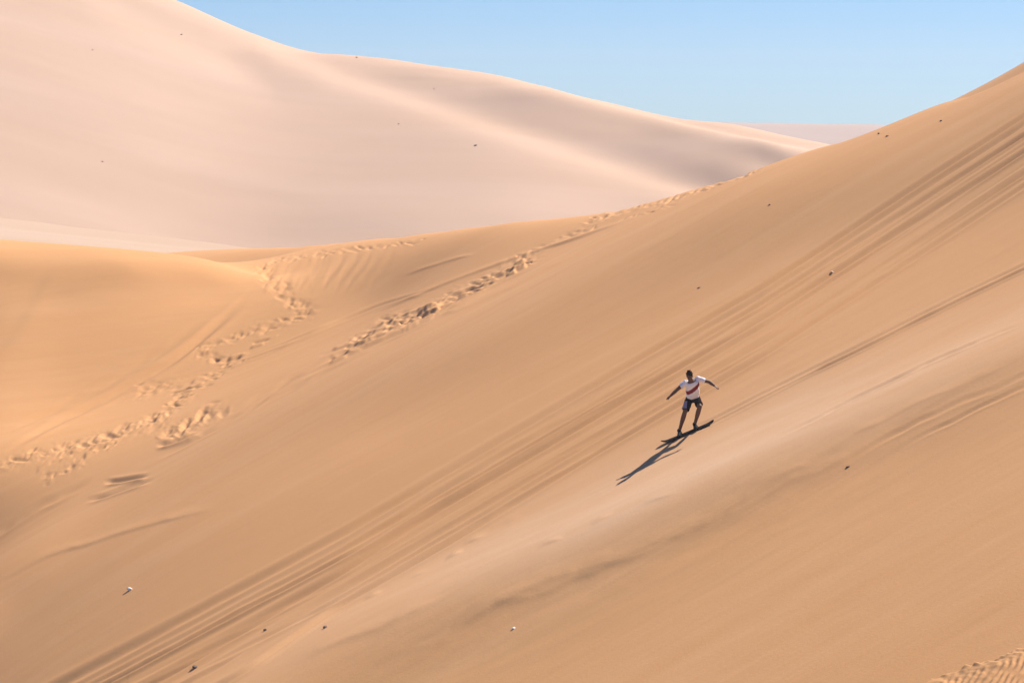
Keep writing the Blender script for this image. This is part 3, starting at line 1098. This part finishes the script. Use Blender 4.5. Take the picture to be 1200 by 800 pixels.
mx.inputs[6].default_value = (.80, .78, .80, 1)
mx.inputs[7].default_value = (.20, .010, .016, 1)
L(mm.outputs[0], mx.inputs[0]); L(mx.outputs[2], bs.inputs['Base Color'])
bs.inputs['Roughness'].default_value = .85
SHIRT = m

bm = bmesh.new()
hem = pelvis + ax1 * .055
loft(bm, [sect(hem, ax1, hipv, .183, .135), sect(hem.lerp(waist, .5), ax1, hipv, .178, .128), sect(waist, (ax1 + ax2).normalized(), rt, .172, .124, .0),
          sect(waist.lerp(chest, .55), ax2, rt, .182, .130), sect(chest, ax2, rt, .192, .132), sect(chest.lerp(neck, .5), ax3, rt, .188, .112),
          sect(chest.lerp(neck, .85), ax3, rt, .125, .082)])
for s_, e_, w_ in ((shL, elL, wrL), (shR, elR, wrR)):
    capsule(bm, s_.lerp(chest, .35), s_, .085, .078)
    capsule(bm, s_, s_.lerp(e_, .58), .074, .072, 18, False)
shirt = fuse('shirt', bm, SHIRT, person, .0075, 2, .018)
# shorts: black, with a pale side panel on one leg and a red one on the other
BLACK = plain('black_cloth', (.009, .008, .010), .9, .2, 50, spec=.02)
bm = bmesh.new()
loft(bm, [sect(pelvis - ax1 * .12, ax1, hipv, .12, .10), sect(pelvis - ax1 * .05, ax1, hipv, .172, .128), sect(pelvis + ax1 * .085, ax1, hipv, .160, .112)])
for hip, kn, fr_, w in ((hipL, kneF, .94, .098), (hipR, kneB, .80, .098)):
    capsule(bm, hip, hip.lerp(kn, .3), .104, .104)
    capsule(bm, hip.lerp(kn, .2), hip.lerp(kn, fr_), .104, w, 20, False)
shorts = fuse('shorts', bm, BLACK, person, .0075, 2, .010)


def side_panel(hip, kn, side, f0, f1, mat):
    """a strip of cloth sewn on the outside of a trouser leg"""
    bm = bmesh.new()
    ax = (kn - hip).normalized()
    fv = ax.cross(side).normalized()
    rows = []
    for i in range(9):
        c = hip.lerp(kn, f0 + (f1 - f0) * i / 8)
        row = []
        wid = .35 + .45 * i / 8
        for j in range(9):
            a = (j / 8 - .5) * 2 * wid
            row.append((c + (side * math.cos(a) + fv * math.sin(a)) * .107, c + (side * math.cos(a) + fv * math.sin(a)) * .099))
        rows.append([(bm.verts.new(p), bm.verts.new(q)) for p, q in row])
    for i in range(8):
        for j in range(8):
            a, b, c, d = rows[i][j], rows[i + 1][j], rows[i + 1][j + 1], rows[i][j + 1]
            bm.faces.new((a[0], b[0], c[0], d[0]))
            bm.faces.new((d[1], c[1], b[1], a[1]))
    for i in range(8):
        for j in (0, 8):
            bm.faces.new((rows[i][j][0], rows[i + 1][j][0], rows[i + 1][j][1], rows[i][j][1]))
    for j in range(8):
        for i in (0, 8):
            bm.faces.new((rows[i][j][0], rows[i][j + 1][0], rows[i][j + 1][1], rows[i][j][1]))
    bmesh.ops.recalc_face_normals(bm, faces=bm.faces)
    o = mesh_obj('side_panel', bm, mat, person)
    o.parent = shorts
    return o


axL = (kneF - hipL).normalized()
sL = (-hipv * .8 + Vector((0, -.6, 0)))
side_panel(hipL, kneF, (sL - axL * sL.dot(axL)).normalized(), .35, .93, plain('lilac_cloth', (.30, .25, .34), .85, .1, 40))['label'] = 'pale lilac side panel'
axR = (kneB - hipR).normalized()
sR = (hipv * .9 + Vector((0, -.4, 0)))
side_panel(hipR, kneB, (sR - axR * sR.dot(axR)).normalized(), .15, .79, plain('red_cloth', (.20, .018, .022), .85, .1, 40))['label'] = 'dark red side panel'

# straps of the board over each shoe
for base, toe in ((footF, toeF), (footB, toeB)):
    bm = bmesh.new()
    side = bz.cross(toe).normalized()
    for f0, hgt in ((.035, .094), (-.02, .112)):
        pr = []
        for i in range(13):
            a = math.pi * i / 12
            pr.append(base + toe * f0 + side * math.cos(a) * .062 + bz * (math.sin(a) * hgt - .004))
        for a, b in zip(pr, pr[1:]):
            capsule(bm, a, b, .010, .010, 8)
    fuse('binding_strap', bm, STRAP, board, .006, 1)

# ------------------------------------------------------------------ air
haze_bm = bmesh.new()
bmesh.ops.create_cube(haze_bm, size=1)
for v in haze_bm.verts:
    v.co = Vector((v.co.x * 3400, -120 + (v.co.y + .5) * 1740, -47.5 + (v.co.z + .5) * 93))
hm = bpy.data.materials.new('haze_air')
hm.use_nodes = True
nt = hm.node_tree
for nd in list(nt.nodes):
    if nd.type != 'OUTPUT_MATERIAL': nt.nodes.remove(nd)
pv = nt.nodes.new('ShaderNodeVolumePrincipled')
pv.inputs['Color'].default_value = (.96, .92, .95, 1)
pv.inputs['Density'].default_value = .00025
pv.inputs['Anisotropy'].default_value = .2
nt.links.new(pv.outputs[0], nt.nodes['Material Output'].inputs['Volume'])
haze = mesh_obj('haze', haze_bm, hm, smooth=False)
tag(haze, 'thin pale dust haze filling the air over the dunes', 'haze', kind='stuff')

# ------------------------------------------------------------------ light
SUN = Vector((1.0, .97, 1.45)).normalized()
elev = math.asin(SUN.z)
az = math.atan2(SUN.x, SUN.y)                    # clockwise from +Y
w = bpy.data.worlds.new('World')
scene.world = w
w.use_nodes = True
nt = w.node_tree
bg = nt.nodes['Background']
sky = nt.nodes.new('ShaderNodeTexSky')
sky.sky_type = 'NISHITA'
sky.sun_disc = False
sky.sun_elevation = elev
sky.sun_rotation = az
sky.altitude = 1500
sky.air_density = 1.0
sky.dust_density = .1
sky.ozone_density = 2.0
tint = nt.nodes.new('ShaderNodeMix')
tint.data_type = 'RGBA'
tint.blend_type = 'MULTIPLY'
tint.inputs[0].default_value = 1.0
tint.inputs[7].default_value = (.57, .88, 1.34, 1)
nt.links.new(sky.outputs[0], tint.inputs[6])
nt.links.new(tint.outputs[2], bg.inputs['Color'])
bg.inputs['Strength'].default_value = .05
sl = bpy.data.lights.new('sun', 'SUN')
sl.energy = 5.0
sl.angle = math.radians(.53)
sl.color = (1.0, .95, .87)
so = link(bpy.data.objects.new('sun', sl))
so.rotation_euler = (-SUN).to_track_quat('-Z', 'Y').to_euler()
so.location = SUN * 200

cam = bpy.data.cameras.new('camera')
cam.sensor_width = 36
cam.lens = FPX * 36 / 1200
cam.clip_start = .5
cam.clip_end = 20000
co_ = link(bpy.data.objects.new('camera', cam))
co_.rotation_euler = (math.pi / 2 - PITCH, 0, 0)
scene.camera = co_

vs = scene.view_settings
vs.view_transform = 'Standard'
vs.look = 'None'
vs.exposure = .76
vs.gamma = 1.0
vs.use_curve_mapping = False
